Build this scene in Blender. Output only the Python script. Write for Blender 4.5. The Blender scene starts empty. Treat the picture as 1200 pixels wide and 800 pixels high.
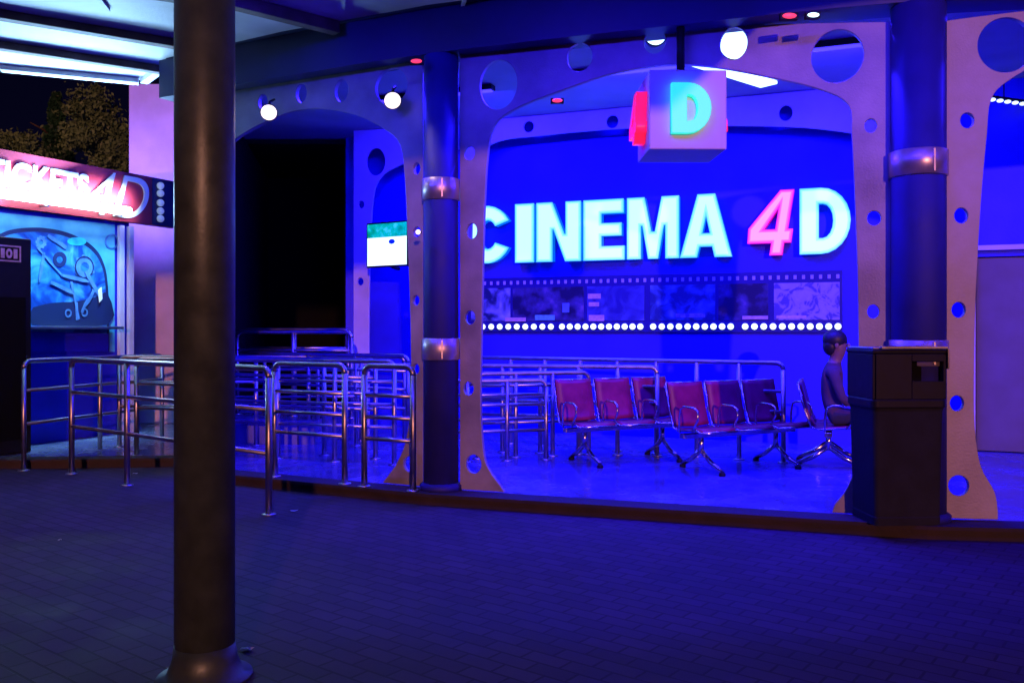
import bpy, bmesh, math, random
from mathutils import Vector, Matrix
random.seed(7)
S = bpy.context.scene
COL = S.collection
F, CX, HY, EYE = 1039.0, 600.0, 385.0, 1.40      # focal length and horizon of the photo, eye height
PL = 0.08                                        # platform height

# ------------------------------------------------------------------ materials
def mat(name, col, rough=.6, metal=0., emit=None, es=0., noise=0., nscale=6., bump=0., bscale=40., spec=.5, coat=0.):
    m = bpy.data.materials.new(name); m.use_nodes = True
    nt = m.node_tree; b = nt.nodes['Principled BSDF']
    b.inputs['Base Color'].default_value = (*col, 1)
    b.inputs['Roughness'].default_value = rough
    b.inputs['Metallic'].default_value = metal
    b.inputs['Specular IOR Level'].default_value = spec
    b.inputs['Coat Weight'].default_value = coat
    if emit:
        b.inputs['Emission Color'].default_value = (*emit, 1); b.inputs['Emission Strength'].default_value = es
    tc = nt.nodes.new('ShaderNodeTexCoord')
    if noise:
        n = nt.nodes.new('ShaderNodeTexNoise'); n.inputs['Scale'].default_value = nscale; n.inputs['Detail'].default_value = 8
        nt.links.new(tc.outputs['Object'], n.inputs['Vector'])
        r = nt.nodes.new('ShaderNodeValToRGB')
        r.color_ramp.elements[0].position = .3; r.color_ramp.elements[1].position = .72
        r.color_ramp.elements[0].color = (*[c*(1-noise) for c in col], 1)
        r.color_ramp.elements[1].color = (*[min(1, c*(1+noise*.5)) for c in col], 1)
        nt.links.new(n.outputs['Fac'], r.inputs['Fac']); nt.links.new(r.outputs['Color'], b.inputs['Base Color'])
        mr = nt.nodes.new('ShaderNodeMapRange'); mr.inputs['To Min'].default_value = max(0, rough-.12); mr.inputs['To Max'].default_value = min(1, rough+.18)
        nt.links.new(n.outputs['Fac'], mr.inputs['Value']); nt.links.new(mr.outputs['Result'], b.inputs['Roughness'])
    if bump:
        n2 = nt.nodes.new('ShaderNodeTexNoise'); n2.inputs['Scale'].default_value = bscale; n2.inputs['Detail'].default_value = 4
        nt.links.new(tc.outputs['Object'], n2.inputs['Vector'])
        bp = nt.nodes.new('ShaderNodeBump'); bp.inputs['Strength'].default_value = bump; bp.inputs['Distance'].default_value = .01
        nt.links.new(n2.outputs['Fac'], bp.inputs['Height']); nt.links.new(bp.outputs['Normal'], b.inputs['Normal'])
    return m

def brick_mat(name, c1, c2, mortar, bw, bh, ms, rot, rough=.55, off=.5, bump=.6, wet=.0, spec=.5):
    m = mat(name, c1, rough, spec=spec); nt = m.node_tree; b = nt.nodes['Principled BSDF']
    tc = nt.nodes.new('ShaderNodeTexCoord'); mp = nt.nodes.new('ShaderNodeMapping'); mp.inputs['Rotation'].default_value = (0, 0, rot)
    br = nt.nodes.new('ShaderNodeTexBrick'); br.offset = off
    br.inputs['Color1'].default_value = (*c1, 1); br.inputs['Color2'].default_value = (*c2, 1); br.inputs['Mortar'].default_value = (*mortar, 1)
    br.inputs['Scale'].default_value = 1; br.inputs['Brick Width'].default_value = bw; br.inputs['Row Height'].default_value = bh
    br.inputs['Mortar Size'].default_value = ms; br.inputs['Mortar Smooth'].default_value = .3
    n = nt.nodes.new('ShaderNodeTexNoise'); n.inputs['Scale'].default_value = 1.3; n.inputs['Detail'].default_value = 9; n.inputs['Roughness'].default_value = .65
    n3 = nt.nodes.new('ShaderNodeTexNoise'); n3.inputs['Scale'].default_value = 60; n3.inputs['Detail'].default_value = 3
    mx = nt.nodes.new('ShaderNodeMix'); mx.data_type = 'RGBA'; mx.blend_type = 'MULTIPLY'; mx.inputs[0].default_value = .75
    rp = nt.nodes.new('ShaderNodeValToRGB'); rp.color_ramp.elements[0].position = .3; rp.color_ramp.elements[0].color = (.45, .45, .45, 1)
    rp.color_ramp.elements[1].position = .7; rp.color_ramp.elements[1].color = (1.2, 1.2, 1.2, 1)
    L = nt.links.new
    L(tc.outputs['Object'], mp.inputs['Vector']); L(mp.outputs['Vector'], br.inputs['Vector'])
    L(tc.outputs['Object'], n.inputs['Vector']); L(tc.outputs['Object'], n3.inputs['Vector'])
    L(n.outputs['Fac'], rp.inputs['Fac']); L(br.outputs['Color'], mx.inputs[6]); L(rp.outputs['Color'], mx.inputs[7]); L(mx.outputs[2], b.inputs['Base Color'])
    mr = nt.nodes.new('ShaderNodeMapRange'); mr.inputs['From Min'].default_value = .3; mr.inputs['From Max'].default_value = .7
    mr.inputs['To Min'].default_value = max(.05, rough-.15-wet); mr.inputs['To Max'].default_value = min(1, rough+.2)
    L(n.outputs['Fac'], mr.inputs['Value']); L(mr.outputs['Result'], b.inputs['Roughness'])
    ad = nt.nodes.new('ShaderNodeMath'); ad.operation = 'MULTIPLY_ADD'; ad.inputs[1].default_value = .35
    sb = nt.nodes.new('ShaderNodeMath'); sb.operation = 'SUBTRACT'; sb.inputs[0].default_value = 1; L(br.outputs['Fac'], sb.inputs[1])
    L(n3.outputs['Fac'], ad.inputs[0]); L(sb.outputs[0], ad.inputs[2])
    bp = nt.nodes.new('ShaderNodeBump'); bp.inputs['Strength'].default_value = bump; bp.inputs['Distance'].default_value = .006
    L(ad.outputs[0], bp.inputs['Height']); L(bp.outputs['Normal'], b.inputs['Normal'])
    return m

def picture_mat(name, stops, scale, kind='NOISE', dist=0., emit=0.):
    """a printed picture: ramp over a noise or voronoi field"""
    m = mat(name, (.2, .2, .3), .35); nt = m.node_tree; b = nt.nodes['Principled BSDF']
    tc = nt.nodes.new('ShaderNodeTexCoord')
    if kind == 'NOISE':
        n = nt.nodes.new('ShaderNodeTexNoise'); n.inputs['Detail'].default_value = 7; n.inputs['Distortion'].default_value = dist
        out = n.outputs['Fac']
    else:
        n = nt.nodes.new('ShaderNodeTexVoronoi'); n.feature = 'F1'; out = n.outputs['Distance']
    n.inputs['Scale'].default_value = scale
    r = nt.nodes.new('ShaderNodeValToRGB'); cr = r.color_ramp
    while len(cr.elements) < len(stops): cr.elements.new(.5)
    for e, (p, c) in zip(cr.elements, stops): e.position = p; e.color = (*c, 1)
    nt.links.new(tc.outputs['Object'], n.inputs['Vector']); nt.links.new(out, r.inputs['Fac']); nt.links.new(r.outputs['Color'], b.inputs['Base Color'])
    if emit:
        nt.links.new(r.outputs['Color'], b.inputs['Emission Color']); b.inputs['Emission Strength'].default_value = emit
    return m

M = {
 'pave': brick_mat('block paving', (.082, .054, .085), (.064, .044, .067), (.046, .033, .046), .2, .1, .007, math.radians(38), .78, bump=.5, wet=-.05, spec=.14),
 'tile': brick_mat('glossy floor tiles', (.17, .17, .32), (.13, .13, .26), (.06, .06, .12), .45, .45, .004, math.radians(-18), .2, off=0, bump=.15, wet=.06),
 'kerb': mat('brown stone kerb', (.032, .018, .020), .8, noise=.45, nscale=7, bump=.4),
 'cy1': mat('cyan acrylic rim', (.4, .9, .95), .4, emit=(.10, .66, .86), es=1.0), 'cy2': mat('cyan acrylic face', (.4, .9, .95), .4, emit=(.28, .92, .94), es=1.0), 'cy3': mat('cyan acrylic centre', (.4, .9, .95), .4, emit=(.58, 1., .98), es=1.1), 're1': mat('red acrylic rim', (.9, .1, .3), .4, emit=(.85, .02, .22), es=1.), 're2': mat('red acrylic face', (.9, .1, .3), .4, emit=(1., .13, .24), es=1.), 're3': mat('red acrylic centre', (.9, .1, .3), .4, emit=(1., .36, .38), es=1.1), 'plate': mat('brushed grey sheet metal', (.36, .33, .36), .5, .2, noise=.34, nscale=3, bump=.2, bscale=70),
 'platein': mat('pale painted sheet metal', (.55, .56, .62), .5, .1, noise=.15, nscale=3),
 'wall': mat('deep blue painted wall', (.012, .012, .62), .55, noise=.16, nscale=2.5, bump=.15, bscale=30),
 'bluecol': mat('dark blue glossy column paint', (.012, .010, .22), .65, noise=.2, nscale=5),
 'fascia': mat('blue painted fascia', (.012, .018, .11), .5, noise=.35, nscale=2),
 'ceil': mat('white ceiling board', (.38, .38, .44), .7, noise=.25, nscale=1.5),
 'black': mat('matt black', (.005, .005, .007), .9, spec=.08),
 'blackg': mat('black plastic', (.010, .010, .014), .5, noise=.3, nscale=12, spec=.2),
 'canopy': mat('grey corrugated roofing', (.72, .72, .76), .6, noise=.35, nscale=1.3, bump=.2),
 'rust': mat('rusty brown steel beam', (.15, .09, .10), .7, noise=.5, nscale=5, bump=.3),
 'pole': mat('dark weathered steel pole', (.085, .12, .125), .40, .5, noise=.35, nscale=9, bump=.08, bscale=60),
 'steel': mat('stainless steel tube', (.42, .41, .45), .33, 1., noise=.12, nscale=14),
 'chrome': mat('chrome tube', (.62, .60, .65), .16, 1., noise=.1, nscale=16),
 'band': mat('polished metal band', (.62, .54, .58), .36, .8, noise=.2, nscale=10),
 'red': mat('maroon seat panel', (.27, .010, .06), .4, noise=.3, nscale=8),
 'signred': mat('red sign face', (.42, .03, .06), .5, noise=.2, nscale=3),
 'letterw': mat('white lettering', (.85, .85, .85), .5),
 'pillar': mat('white rendered pillar', (.60, .52, .80), .7, noise=.25, nscale=2, bump=.3),
 'cyan': mat('cyan lit acrylic', (.5, .9, .9), .4, emit=(.36, 1., .95), es=1.05, noise=.05),
 'green': mat('sea green lit acrylic', (.1, .8, .6), .4, emit=(.03, .80, .50), es=.95),
 'redlit': mat('red lit acrylic', (.8, .1, .2), .4, emit=(1., .16, .32), es=1.15),
 'redlit2': mat('deep red lit acrylic', (.8, .03, .1), .4, emit=(.95, .01, .06), es=1.0),
 'letside': mat('channel letter return', (.05, .3, .6), .5, emit=(.0, .25, .9), es=.5),
 'letsider': mat('red channel letter return', (.5, .02, .2), .5, emit=(.7, .0, .35), es=.6),
 'cube': mat('white sign box', (.72, .60, .66), .5, noise=.1, nscale=5),
 'bulb': mat('lit white bulb', (1, 1, 1), .4, emit=(.75, 1., 1.), es=1.5),
 'bulbdim': mat('frosted globe', (.75, .8, .85), .4, emit=(.4, .5, .6), es=.25),
 'warm': mat('warm lamp lens', (1, 1, 1), .4, emit=(1., .80, .74), es=1.6),
 'flood': mat('cool floodlight lens', (1, 1, 1), .4, emit=(.62, 1., .92), es=2.2),
 'tube': mat('fluorescent tube', (1, 1, 1), .4, emit=(.72, .95, 1.), es=9.),
 'bluefill': mat('added blue light lens', (.1, .1, 1), .4, emit=(.05, .03, 1.), es=2.5),  # glowing lens of the added blue and violet fittings
 'redled': mat('red indicator', (1, .1, .1), .4, emit=(1., .05, .12), es=1.2),
 'door': mat('grey painted door', (.13, .12, .15), .5, noise=.2, nscale=3),
 'bin': mat('dark green bin body', (.016, .018, .022), .75, noise=.4, nscale=6, bump=.2, spec=.2),
 'bark': mat('tree bark', (.07, .05, .035), .9, noise=.4),
 'leafd': mat('dark conifer foliage', (.008, .06, .03), .6, noise=.5, nscale=1.2),
 'leafy': mat('yellowish foliage', (.14, .26, .12), .6, noise=.5, nscale=1.5),
 'skin': mat('skin', (.22, .12, .09), .5),
 'shirt': mat('brown shirt', (.09, .045, .055), .85, noise=.25, nscale=12),
 'trouser': mat('dark trousers', (.03, .03, .045), .85),
 'hair': mat('black hair', (.012, .01, .01), .5),
 'paper': mat('scrap paper', (.7, .7, .7), .8),
 'murbase': picture_mat('mural background', [(.30, (.004, .02, .22)), (.46, (.01, .07, .40)), (.58, (.03, .20, .55)), (.75, (.10, .38, .7))], 2.6, dist=2.2),
 'murarch': picture_mat('mural border', [(.3, (.03, .24, .55)), (.7, (.14, .55, .72))], 3),
 'murdark': mat('mural dark paint', (.008, .015, .09), .5),
 'murlite': mat('mural pale paint', (.07, .20, .55), .5, noise=.4, nscale=9),
 'murgreen': picture_mat('mural green paint', [(.35, (.02, .25, .5)), (.6, (.05, .75, .6))], 4),
 'film': mat('film strip base', (.008, .008, .14), .4),
 'perf': mat('film perforation', (.35, .35, .60), .5),
 'pic1': picture_mat('poster of clouds and trees', [(.38, (.01, .02, .08)), (.5, (.10, .16, .32)), (.7, (.28, .40, .55))], 5, dist=.6),
 'pic2': picture_mat('dark poster', [(.45, (.008, .008, .05)), (.62, (.05, .05, .18)), (.75, (.2, .15, .3))], 5),
 'pic3': picture_mat('poster with low glow', [(.4, (.015, .02, .18)), (.6, (.05, .08, .30)), (.8, (.18, .25, .4))], 4, dist=1),
 'pic4': picture_mat('poster of a garden', [(.4, (.01, .03, .14)), (.55, (.04, .12, .30)), (.8, (.15, .35, .45))], 7, dist=.5),
 'pic5': picture_mat('pale sketch poster', [(.42, (.08, .08, .26)), (.5, (.28, .28, .45)), (.75, (.34, .34, .52))], 8, dist=1.5),
 'tag': mat('poster caption patch', (.55, .42, .55), .5, noise=.3, nscale=30),
 'tagg': mat('poster green caption', (.10, .55, .50), .5, noise=.3, nscale=30),
 'scrw': mat('lit screen white', (.5, .5, .5), .3, emit=(.75, 1., .95), es=1.5),
 'scrg': picture_mat('lit screen green', [(.35, (.0, .25, .08)), (.55, (.0, .45, .2)), (.7, (.05, .6, .45))], 9, emit=1.1),
}

# ------------------------------------------------------------------ geometry helpers
def link(name, me, m, parent=None, local=None):
    o = bpy.data.objects.new(name, me); COL.objects.link(o)
    if m is not None and not me.materials: me.materials.append(M[m] if isinstance(m, str) else m)
    if parent is not None:
        o.parent = parent
    if local is not None: o.matrix_local = local
    return o

def tagit(o, label=None, cat=None, group=None, kind=None):
    if label: o['label'] = label
    if cat: o['category'] = cat
    if group: o['group'] = group
    if kind: o['kind'] = kind
    return o

def thing(name, label, cat, loc=(0, 0, 0), rz=0., group=None):
    o = bpy.data.objects.new(name, None); COL.objects.link(o); o.empty_display_size = .2
    o.location = loc; o.rotation_euler = (0, 0, rz)
    return tagit(o, label, cat, group)

class MB:
    def __init__(s): s.bm = bmesh.new()
    def box(s, c, d, rz=0., bev=0., mtx=None):
        r = bmesh.ops.create_cube(s.bm, size=1)
        vs = r['verts']
        mm = Matrix.Translation(c) @ Matrix.Rotation(rz, 4, 'Z')
        if mtx is not None: mm = mtx @ Matrix.Translation(c)
        bmesh.ops.transform(s.bm, matrix=mm @ Matrix.Diagonal((*d, 1)), verts=vs)
        if bev:
            es = list({e for v in vs for e in v.link_edges})
            bmesh.ops.bevel(s.bm, geom=es, offset=bev, segments=2, profile=.5, affect='EDGES')
        return s
    def tube(s, pts, r, n=10, r2=None, caps=True):
        pts = [Vector(p) for p in pts]
        rings = []; prev = None
        for i, p in enumerate(pts):
            t = (pts[min(i+1, len(pts)-1)] - pts[max(i-1, 0)]).normalized()
            up = Vector((0, 0, 1)) if abs(t.z) < .95 else Vector((1, 0, 0))
            a = t.cross(up).normalized() if prev is None else (prev - t*prev.dot(t)).normalized()
            prev = a; b = t.cross(a)
            rr = r if r2 is None else r + (r2-r)*i/(len(pts)-1)
            rings.append([s.bm.verts.new(p + (a*math.cos(k*2*math.pi/n) + b*math.sin(k*2*math.pi/n))*rr) for k in range(n)])
        for A, B in zip(rings, rings[1:]):
            for k in range(n):
                f = s.bm.faces.new((A[k], A[(k+1) % n], B[(k+1) % n], B[k])); f.smooth = True
        if caps:
            s.bm.faces.new(rings[0][::-1]); s.bm.faces.new(rings[-1])
        return s
    def lathe(s, prof, c=(0, 0, 0), n=32, mtx=None):
        c = Vector(c); rings = []
        for r, z in prof:
            ring = []
            for k in range(n):
                p = Vector((r*math.cos(k*2*math.pi/n), r*math.sin(k*2*math.pi/n), z))
                if mtx is not None: p = mtx @ p
                ring.append(s.bm.verts.new(p + c))
            rings.append(ring)
        for A, B in zip(rings, rings[1:]):
            for k in range(n):
                f = s.bm.faces.new((A[k], A[(k+1) % n], B[(k+1) % n], B[k])); f.smooth = True
        s.bm.faces.new(rings[0][::-1]); s.bm.faces.new(rings[-1])
        return s
    def ball(s, c, r, sc=(1, 1, 1), seg=12):
        q = bmesh.ops.create_uvsphere(s.bm, u_segments=seg, v_segments=max(6, seg//2+2), radius=r)
        bmesh.ops.transform(s.bm, matrix=Matrix.Translation(c) @ Matrix.Diagonal((*sc, 1)), verts=q['verts'])
        for v in q['verts']:
            for f in v.link_faces: f.smooth = True
        return s
    def prism(s, pts, z0, z1):
        a = [s.bm.verts.new((x, y, z0)) for x, y in pts]; b = [s.bm.verts.new((x, y, z1)) for x, y in pts]
        s.bm.faces.new(a[::-1]); s.bm.faces.new(b); n = len(pts)
        for k in range(n): s.bm.faces.new((a[k], a[(k+1) % n], b[(k+1) % n], b[k]))
        return s
    def quad(s, *ps):
        s.bm.faces.new([s.bm.verts.new(p) for p in ps]); return s
    def mesh(s, name, loc=(0, 0, 0)):
        bmesh.ops.recalc_face_normals(s.bm, faces=s.bm.faces)
        if any(loc): bmesh.ops.translate(s.bm, vec=-Vector(loc), verts=s.bm.verts)
        me = bpy.data.meshes.new(name); s.bm.to_mesh(me); s.bm.free(); return me
    def to(s, name, m, parent=None, world=True):
        """link; when world is set the points are world points"""
        loc = parent_loc(parent) if (parent is not None and world) else (0, 0, 0)
        return link(name, s.mesh(name, loc), m, parent)

def parent_loc(p):
    v = Vector((0, 0, 0))
    while p is not None: v = v + p.location; p = p.parent
    return v

def struct(name, mb, m):
    o = mb.to(name, m); o['kind'] = 'structure'; return o

def sheet(outer, holes, thick, mtx, bevel=.0, inset=0.):
    """a flat plate with holes: 2-D outline filled, given thickness, mapped by mtx (x along, y up, z out)"""
    cu = bpy.data.curves.new('tmp', 'CURVE'); cu.dimensions = '2D'; cu.fill_mode = 'BOTH'
    cu.extrude = thick/2 - bevel; cu.bevel_depth = bevel; cu.bevel_resolution = 1; cu.offset = -bevel-inset
    for loop in [outer] + list(holes):
        sp = cu.splines.new('POLY'); sp.points.add(len(loop)-1)
        for p, (x, y) in zip(sp.points, loop): p.co = (x, y, 0, 1)
        sp.use_cyclic_u = True
    o = bpy.data.objects.new('tmp', cu); COL.objects.link(o)
    dg = bpy.context.evaluated_depsgraph_get()
    me = bpy.data.meshes.new_from_object(o.evaluated_get(dg))
    bpy.data.objects.remove(o); bpy.data.curves.remove(cu)
    me.materials.clear()
    me.transform(mtx)
    bm = bmesh.new(); bm.from_mesh(me); bmesh.ops.recalc_face_normals(bm, faces=bm.faces); bm.to_mesh(me); bm.free()
    return me

def text_mesh(txt, size, thick, mtx, offset=0., shear=0., xscale=1.):
    cu = bpy.data.curves.new('tmp', 'FONT'); cu.body = txt; cu.size = size; cu.extrude = thick/2; cu.offset = offset; cu.shear = shear
    o = bpy.data.objects.new('tmp', cu); COL.objects.link(o)
    dg = bpy.context.evaluated_depsgraph_get(); me = bpy.data.meshes.new_from_object(o.evaluated_get(dg))
    bpy.data.objects.remove(o); bpy.data.curves.remove(cu); me.materials.clear()
    me.transform(mtx @ Matrix.Diagonal((xscale, 1, 1, 1))); return me

class Plane:
    """vertical plane through ground points a -> b, (x along, y up, z towards the viewer)"""
    def __init__(s, a, b):
        s.a = Vector((a[0], a[1], 0)); d = Vector((b[0]-a[0], b[1]-a[1], 0)); s.L = d.length; s.d = d.normalized()
        s.n = Vector((s.d.y, -s.d.x, 0))
        if s.n.y > 0: s.n = -s.n
        s.m = Matrix(((s.d.x, 0, s.n.x, s.a.x), (s.d.y, 0, s.n.y, s.a.y), (0, 1, 0, 0), (0, 0, 0, 1)))
    def px(s, u, v, off=0.):
        """photo pixel -> (along, height) on this plane"""
        a = s.a + s.n*off; k = (u-CX)/F
        # (a.x + t d.x) = k (a.y + t d.y)
        t = (k*a.y - a.x)/(s.d.x - k*s.d.y); Z = a.y + t*s.d.y
        return (t, EYE - (v-HY)/F*Z)
    def at(s, off): return Matrix.Translation(s.n*off) @ s.m
    def w(s, t, h, off=0.): return s.m @ Vector((t, h, off))

def gp(u, Z, z=0.): return Vector(((u-CX)/F*Z, Z, z))
def hp(u, v, h):
    Z = (h-EYE)*F/(HY-v); return Vector(((u-CX)/F*Z, Z, h))
def circ(c, rx, ry, n=32): return [(c[0]+rx*math.cos(i*2*math.pi/n), c[1]+ry*math.sin(i*2*math.pi/n)) for i in range(n)]
def smooth(pts, n=5):
    out = []
    for i in range(len(pts)-1):
        p0 = pts[max(i-1, 0)]; p1 = pts[i]; p2 = pts[i+1]; p3 = pts[min(i+2, len(pts)-1)]
        for k in range(n):
            t = k/n
            out.append(tuple(.5*((2*p1[j]) + (-p0[j]+p2[j])*t + (2*p0[j]-5*p1[j]+4*p2[j]-p3[j])*t*t + (-p0[j]+3*p1[j]-3*p2[j]+p3[j])*t**3) for j in range(2)))
    out.append(pts[-1]); return out

# ------------------------------------------------------------------ layout planes
PLC = Plane((-.587, 7.297), (2.82, 6.156))       # central bay
PLL = Plane((-3.25, 8.63), (-.587, 7.297))       # left bay
PLR = Plane((2.82, 6.156), (6.2, 5.78))          # right bay
BW = Plane((-2.19, 12.32), (6.9, 8.80))          # back wall
TW = Plane((-6.9, 7.32), (-4.56, 12.0))          # ticket booth wall

# ------------------------------------------------------------------ ground, platform
MB_ = MB().quad((-260, -60, 0), (260, -60, 0), (260, 420, 0), (-260, 420, 0))
struct('ground', MB_, 'pave')
inner = [(6.2, 5.78), (2.82, 6.156), (-.587, 7.297), (-2.7, 8.35), (-3.3, 9.25), (-4.6, 9.15), (-9, 8.9)]
def offs(pl, d):
    out = []
    for i, p in enumerate(pl):
        a = Vector(pl[max(i-1, 0)]); b = Vector(pl[min(i+1, len(pl)-1)]); t = (b-a).normalized(); n = Vector((-t.y, t.x))
        if n.y > 0: n = -n
        out.append((p[0]+n.x*d, p[1]+n.y*d))
    return out
outer = offs(inner, .27)
struct('floor', MB().prism([(p[0], p[1]) for p in offs(inner, -.004)] + [(-9, 17), (9, 17), (9, 5.5)], .0, PL), 'tile')
kb = MB(); kb.prism(outer + inner[::-1], 0, PL-.012)
kb2 = offs(inner, .29)
kb.prism(kb2 + offs(inner, .06)[::-1], PL-.012, PL+.012)
struct('kerb', kb, 'kerb')

# ------------------------------------------------------------------ cinema building
B = thing('cinema_building', 'blue cinema with curved front of perforated metal arches between banded blue columns', 'building', (0, 9, 0))
H = 4.05
# back wall with door opening, plus dark entrance recess
tD0 = BW.px(1143, 400)[0]; tD1 = tD0 + .95
def wallrect(t0, t1, z0, z1): return [(t0, z0), (t1, z0), (t1, z1), (t0, z1)]
me = sheet([(0, PL), (tD0, PL), (tD0, 2.17), (tD1, 2.17), (tD1, PL), (BW.L, PL), (BW.L, H), (0, H)], [], .12, Matrix.Translation(-B.location) @ BW.at(-.06))
link('back_wall', me, 'wall', B)
# door
me = sheet(wallrect(tD0+.01, tD1-.01, PL+.01, 2.16), [], .05, Matrix.Translation(-B.location) @ BW.at(-.05), .004)
door = link('door', me, 'door', B); door['label'] = 'grey purple painted plain door in the blue wall'
hm = MB(); p0 = BW.w(tD1-.12, 1.05, 0); hm.tube([p0, p0+BW.n*.06, p0+BW.n*.06-BW.d*.12], .012)
link('handle', hm.mesh('handle', B.location), 'steel', door)
fr = MB()
for r in (wallrect(tD0-.06, tD0-.003, PL, 2.23), wallrect(tD1+.003, tD1+.06, PL, 2.23), wallrect(tD0-.06, tD1+.06, 2.235, 2.29)):
    me = sheet(r, [], .05, Matrix.Translation(-B.location) @ BW.at(.028), .005); fr.bm.from_mesh(me)
link('door_frame', fr.mesh('door_frame'), 'platein', door)
# interior floor-to-ceiling returns
a0 = BW.w(0, 0); aR = BW.w(BW.L, 0)
sw = MB(); sw.prism([(a0.x-.12, a0.y), (a0.x, a0.y), (a0.x+.3, a0.y+3), (a0.x+.18, a0.y+3)], PL, H)
sw.prism([(-3.22, 8.72), (-3.10, 8.72), (-4.3, 15.3), (-4.42, 15.3)], PL, H)
sw.to('side_wall', 'wall', B)
MB().prism([(aR.x+.0, aR.y), (6.5, 5.7), (6.62, 5.7), (aR.x+.12, aR.y)], PL, H).to('end_wall', 'wall', B)
MB().box((-3.1, 15.35, 2), (3.0, .1, 4.2)).to('entrance_recess', 'black', B)  # black surfaces here and below put the unlit entrance's darkness into the colour
lin = MB(); lin.prism([(-4.24, 15.2), (-3.42, 10.6), (-3.37, 10.6), (-4.19, 15.2)], PL, 3.97)
lin.prism([(-4.2, 12.4), (-2.33, 12.4), (-2.0, 15.2), (-4.3, 15.2)], 3.98, 4.04)
lin.prism([(-2.36, 12.45), (-2.33, 12.45), (-2.03, 15.2), (-2.06, 15.2)], PL, 3.97)
lin.to('entrance_shade_lining', 'black', B)
# ceiling slab and fascia
ceilpts = [(6.5, 5.75), (2.82, 6.10), (-.587, 7.24), (-3.5, 8.68), (-4.5, 15.5), (7.6, 15.5)]
MB().prism(ceilpts, H, H+.12).to('ceiling', 'ceil', B)
fpath = [(6.6, 5.70), (4.6, 5.92), (2.82, 6.16), (1.2, 6.66), (-.587, 7.30), (-1.9, 7.93), (-3.05, 8.53), (-3.32, 8.68)]
fp = smooth(fpath, 6)
MB().prism(offs(fp, .16) + offs(fp, -.14)[::-1], 3.62, 3.98).to('fascia_beam', 'fascia', B)
MB().prism(offs(fp, .22) + offs(fp, -.14)[::-1], 3.985, 4.75).to('parapet', 'fascia', B)

def pl_outline(P, pts, off=0.): return [P.px(u, v, off) for u, v in pts]
def arch_panel(P, pts, holes, off=.0, thick=.045, m='plate', name='arch_panel', label=None):
    out = pl_outline(P, pts, off)
    hs = []
    for u, v, ru, rv in holes:
        c = P.px(u, v, off); e = P.px(u+ru, v, off); t = P.px(u, v-rv, off)
        hs.append(circ(c, abs(e[0]-c[0]), abs(t[1]-c[1]), 36))
    me = sheet(out, hs, thick, Matrix.Translation(-B.location) @ P.at(off), .004)
    for p in me.polygons: p.use_smooth = False
    o = link(name, me, m, B)
    if label: o['label'] = label
    return o

def base_v(P, u, h=PL+.013):
    # pixel row where plane P reaches height h at column u
    t, _ = P.px(u, 400); Z = P.w(t, 0).y; return HY + (EYE-h)/Z*F
# central bay
top = smooth([(540, 66), (600, 54), (660, 45), (740, 38), (820, 33), (900, 30), (980, 28), (1047, 27)], 4)
arch = smooth([(1006, 440), (1005, 330), (1001, 220), (998, 160), (994, 124), (962, 106), (905, 92), (840, 80), (780, 77), (715, 88), (650, 110), (605, 128), (580, 148), (572, 185), (568, 260), (565, 400), (564, 470), (567, 525), (573, 548), (590, 572)], 4)
cpts = top + [(1047, base_v(PLC, 1047)), (975, base_v(PLC, 975))] + smooth([(978, 590), (992, 572), (1002, 545), (1006, 500)], 4)[:-1] + arch[:-1] + [(592, base_v(PLC, 592)), (540, base_v(PLC, 540))]
arch_panel(PLC, cpts, [(585, 100, 22, 29), (680, 68, 15, 16.5), (768, 50, 13, 14), (860, 52, 16, 19), (981, 67, 31, 31), (1020, 148, 7, 8), (1024, 256, 8, 8.5), (1023, 365, 7, 8),
    (551, 180, 6, 8), (554, 271, 6, 9), (552, 372, 6, 8), (550, 455, 6, 8), (556, 543, 9, 11)], label='widest perforated arch framing the lit letters and red seats')
# left bay
lt = smooth([(232, 120), (275, 108), (330, 96), (400, 83), (450, 76), (497, 70)], 4)
la = smooth([(465, 545), (476, 520), (482, 480), (483, 400), (480, 300), (476, 210), (470, 170), (452, 152), (420, 136), (380, 128), (345, 131), (305, 147), (275, 166), (262, 185), (258, 260), (256, 400), (255, 500)], 4)
lpts = lt + [(497, base_v(PLL, 497)), (450, base_v(PLL, 450))] + la + [(256, base_v(PLL, 256)), (232, base_v(PLL, 232))]
arch_panel(PLL, lpts, [(355, 110, 6.5, 11), (402, 107, 8, 13), (460, 102, 19, 21), (490, 198, 4, 7), (490, 272, 4.5, 6), (489, 352, 4, 6), (489, 432, 4, 6), (481, 543, 7, 9), (310, 120, 5.5, 9)], label='narrow perforated arch on the left framing the dark entrance')
# right bay
rt = [(1105, 26), (1150, 20), (1200, 14), (1260, 8), (1400, 6), (1560, 10)]
ra = smooth([(1490, 400), (1488, 200), (1470, 120), (1400, 80), (1300, 66), (1225, 74), (1180, 96), (1160, 118), (1155, 160), (1148, 240), (1142, 350), (1140, 440), (1141, 500), (1148, 545), (1164, 575), (1168, 598)], 4)
rpts = rt + [(1560, base_v(PLR, 1560)), (1490, base_v(PLR, 1490))] + ra + [(1168, base_v(PLR, 1168)), (1099, base_v(PLR, 1099))]
arch_panel(PLR, rpts, [(1177, 54, 33, 32), (1132, 142, 8, 9), (1125, 253, 8, 9), (1122, 363, 8, 9), (1120, 472, 8, 9), (1122, 568, 12, 12), (1300, 34, 15, 15), (1420, 34, 20, 20)], label='perforated arch cut off by the right edge of the picture')
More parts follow.
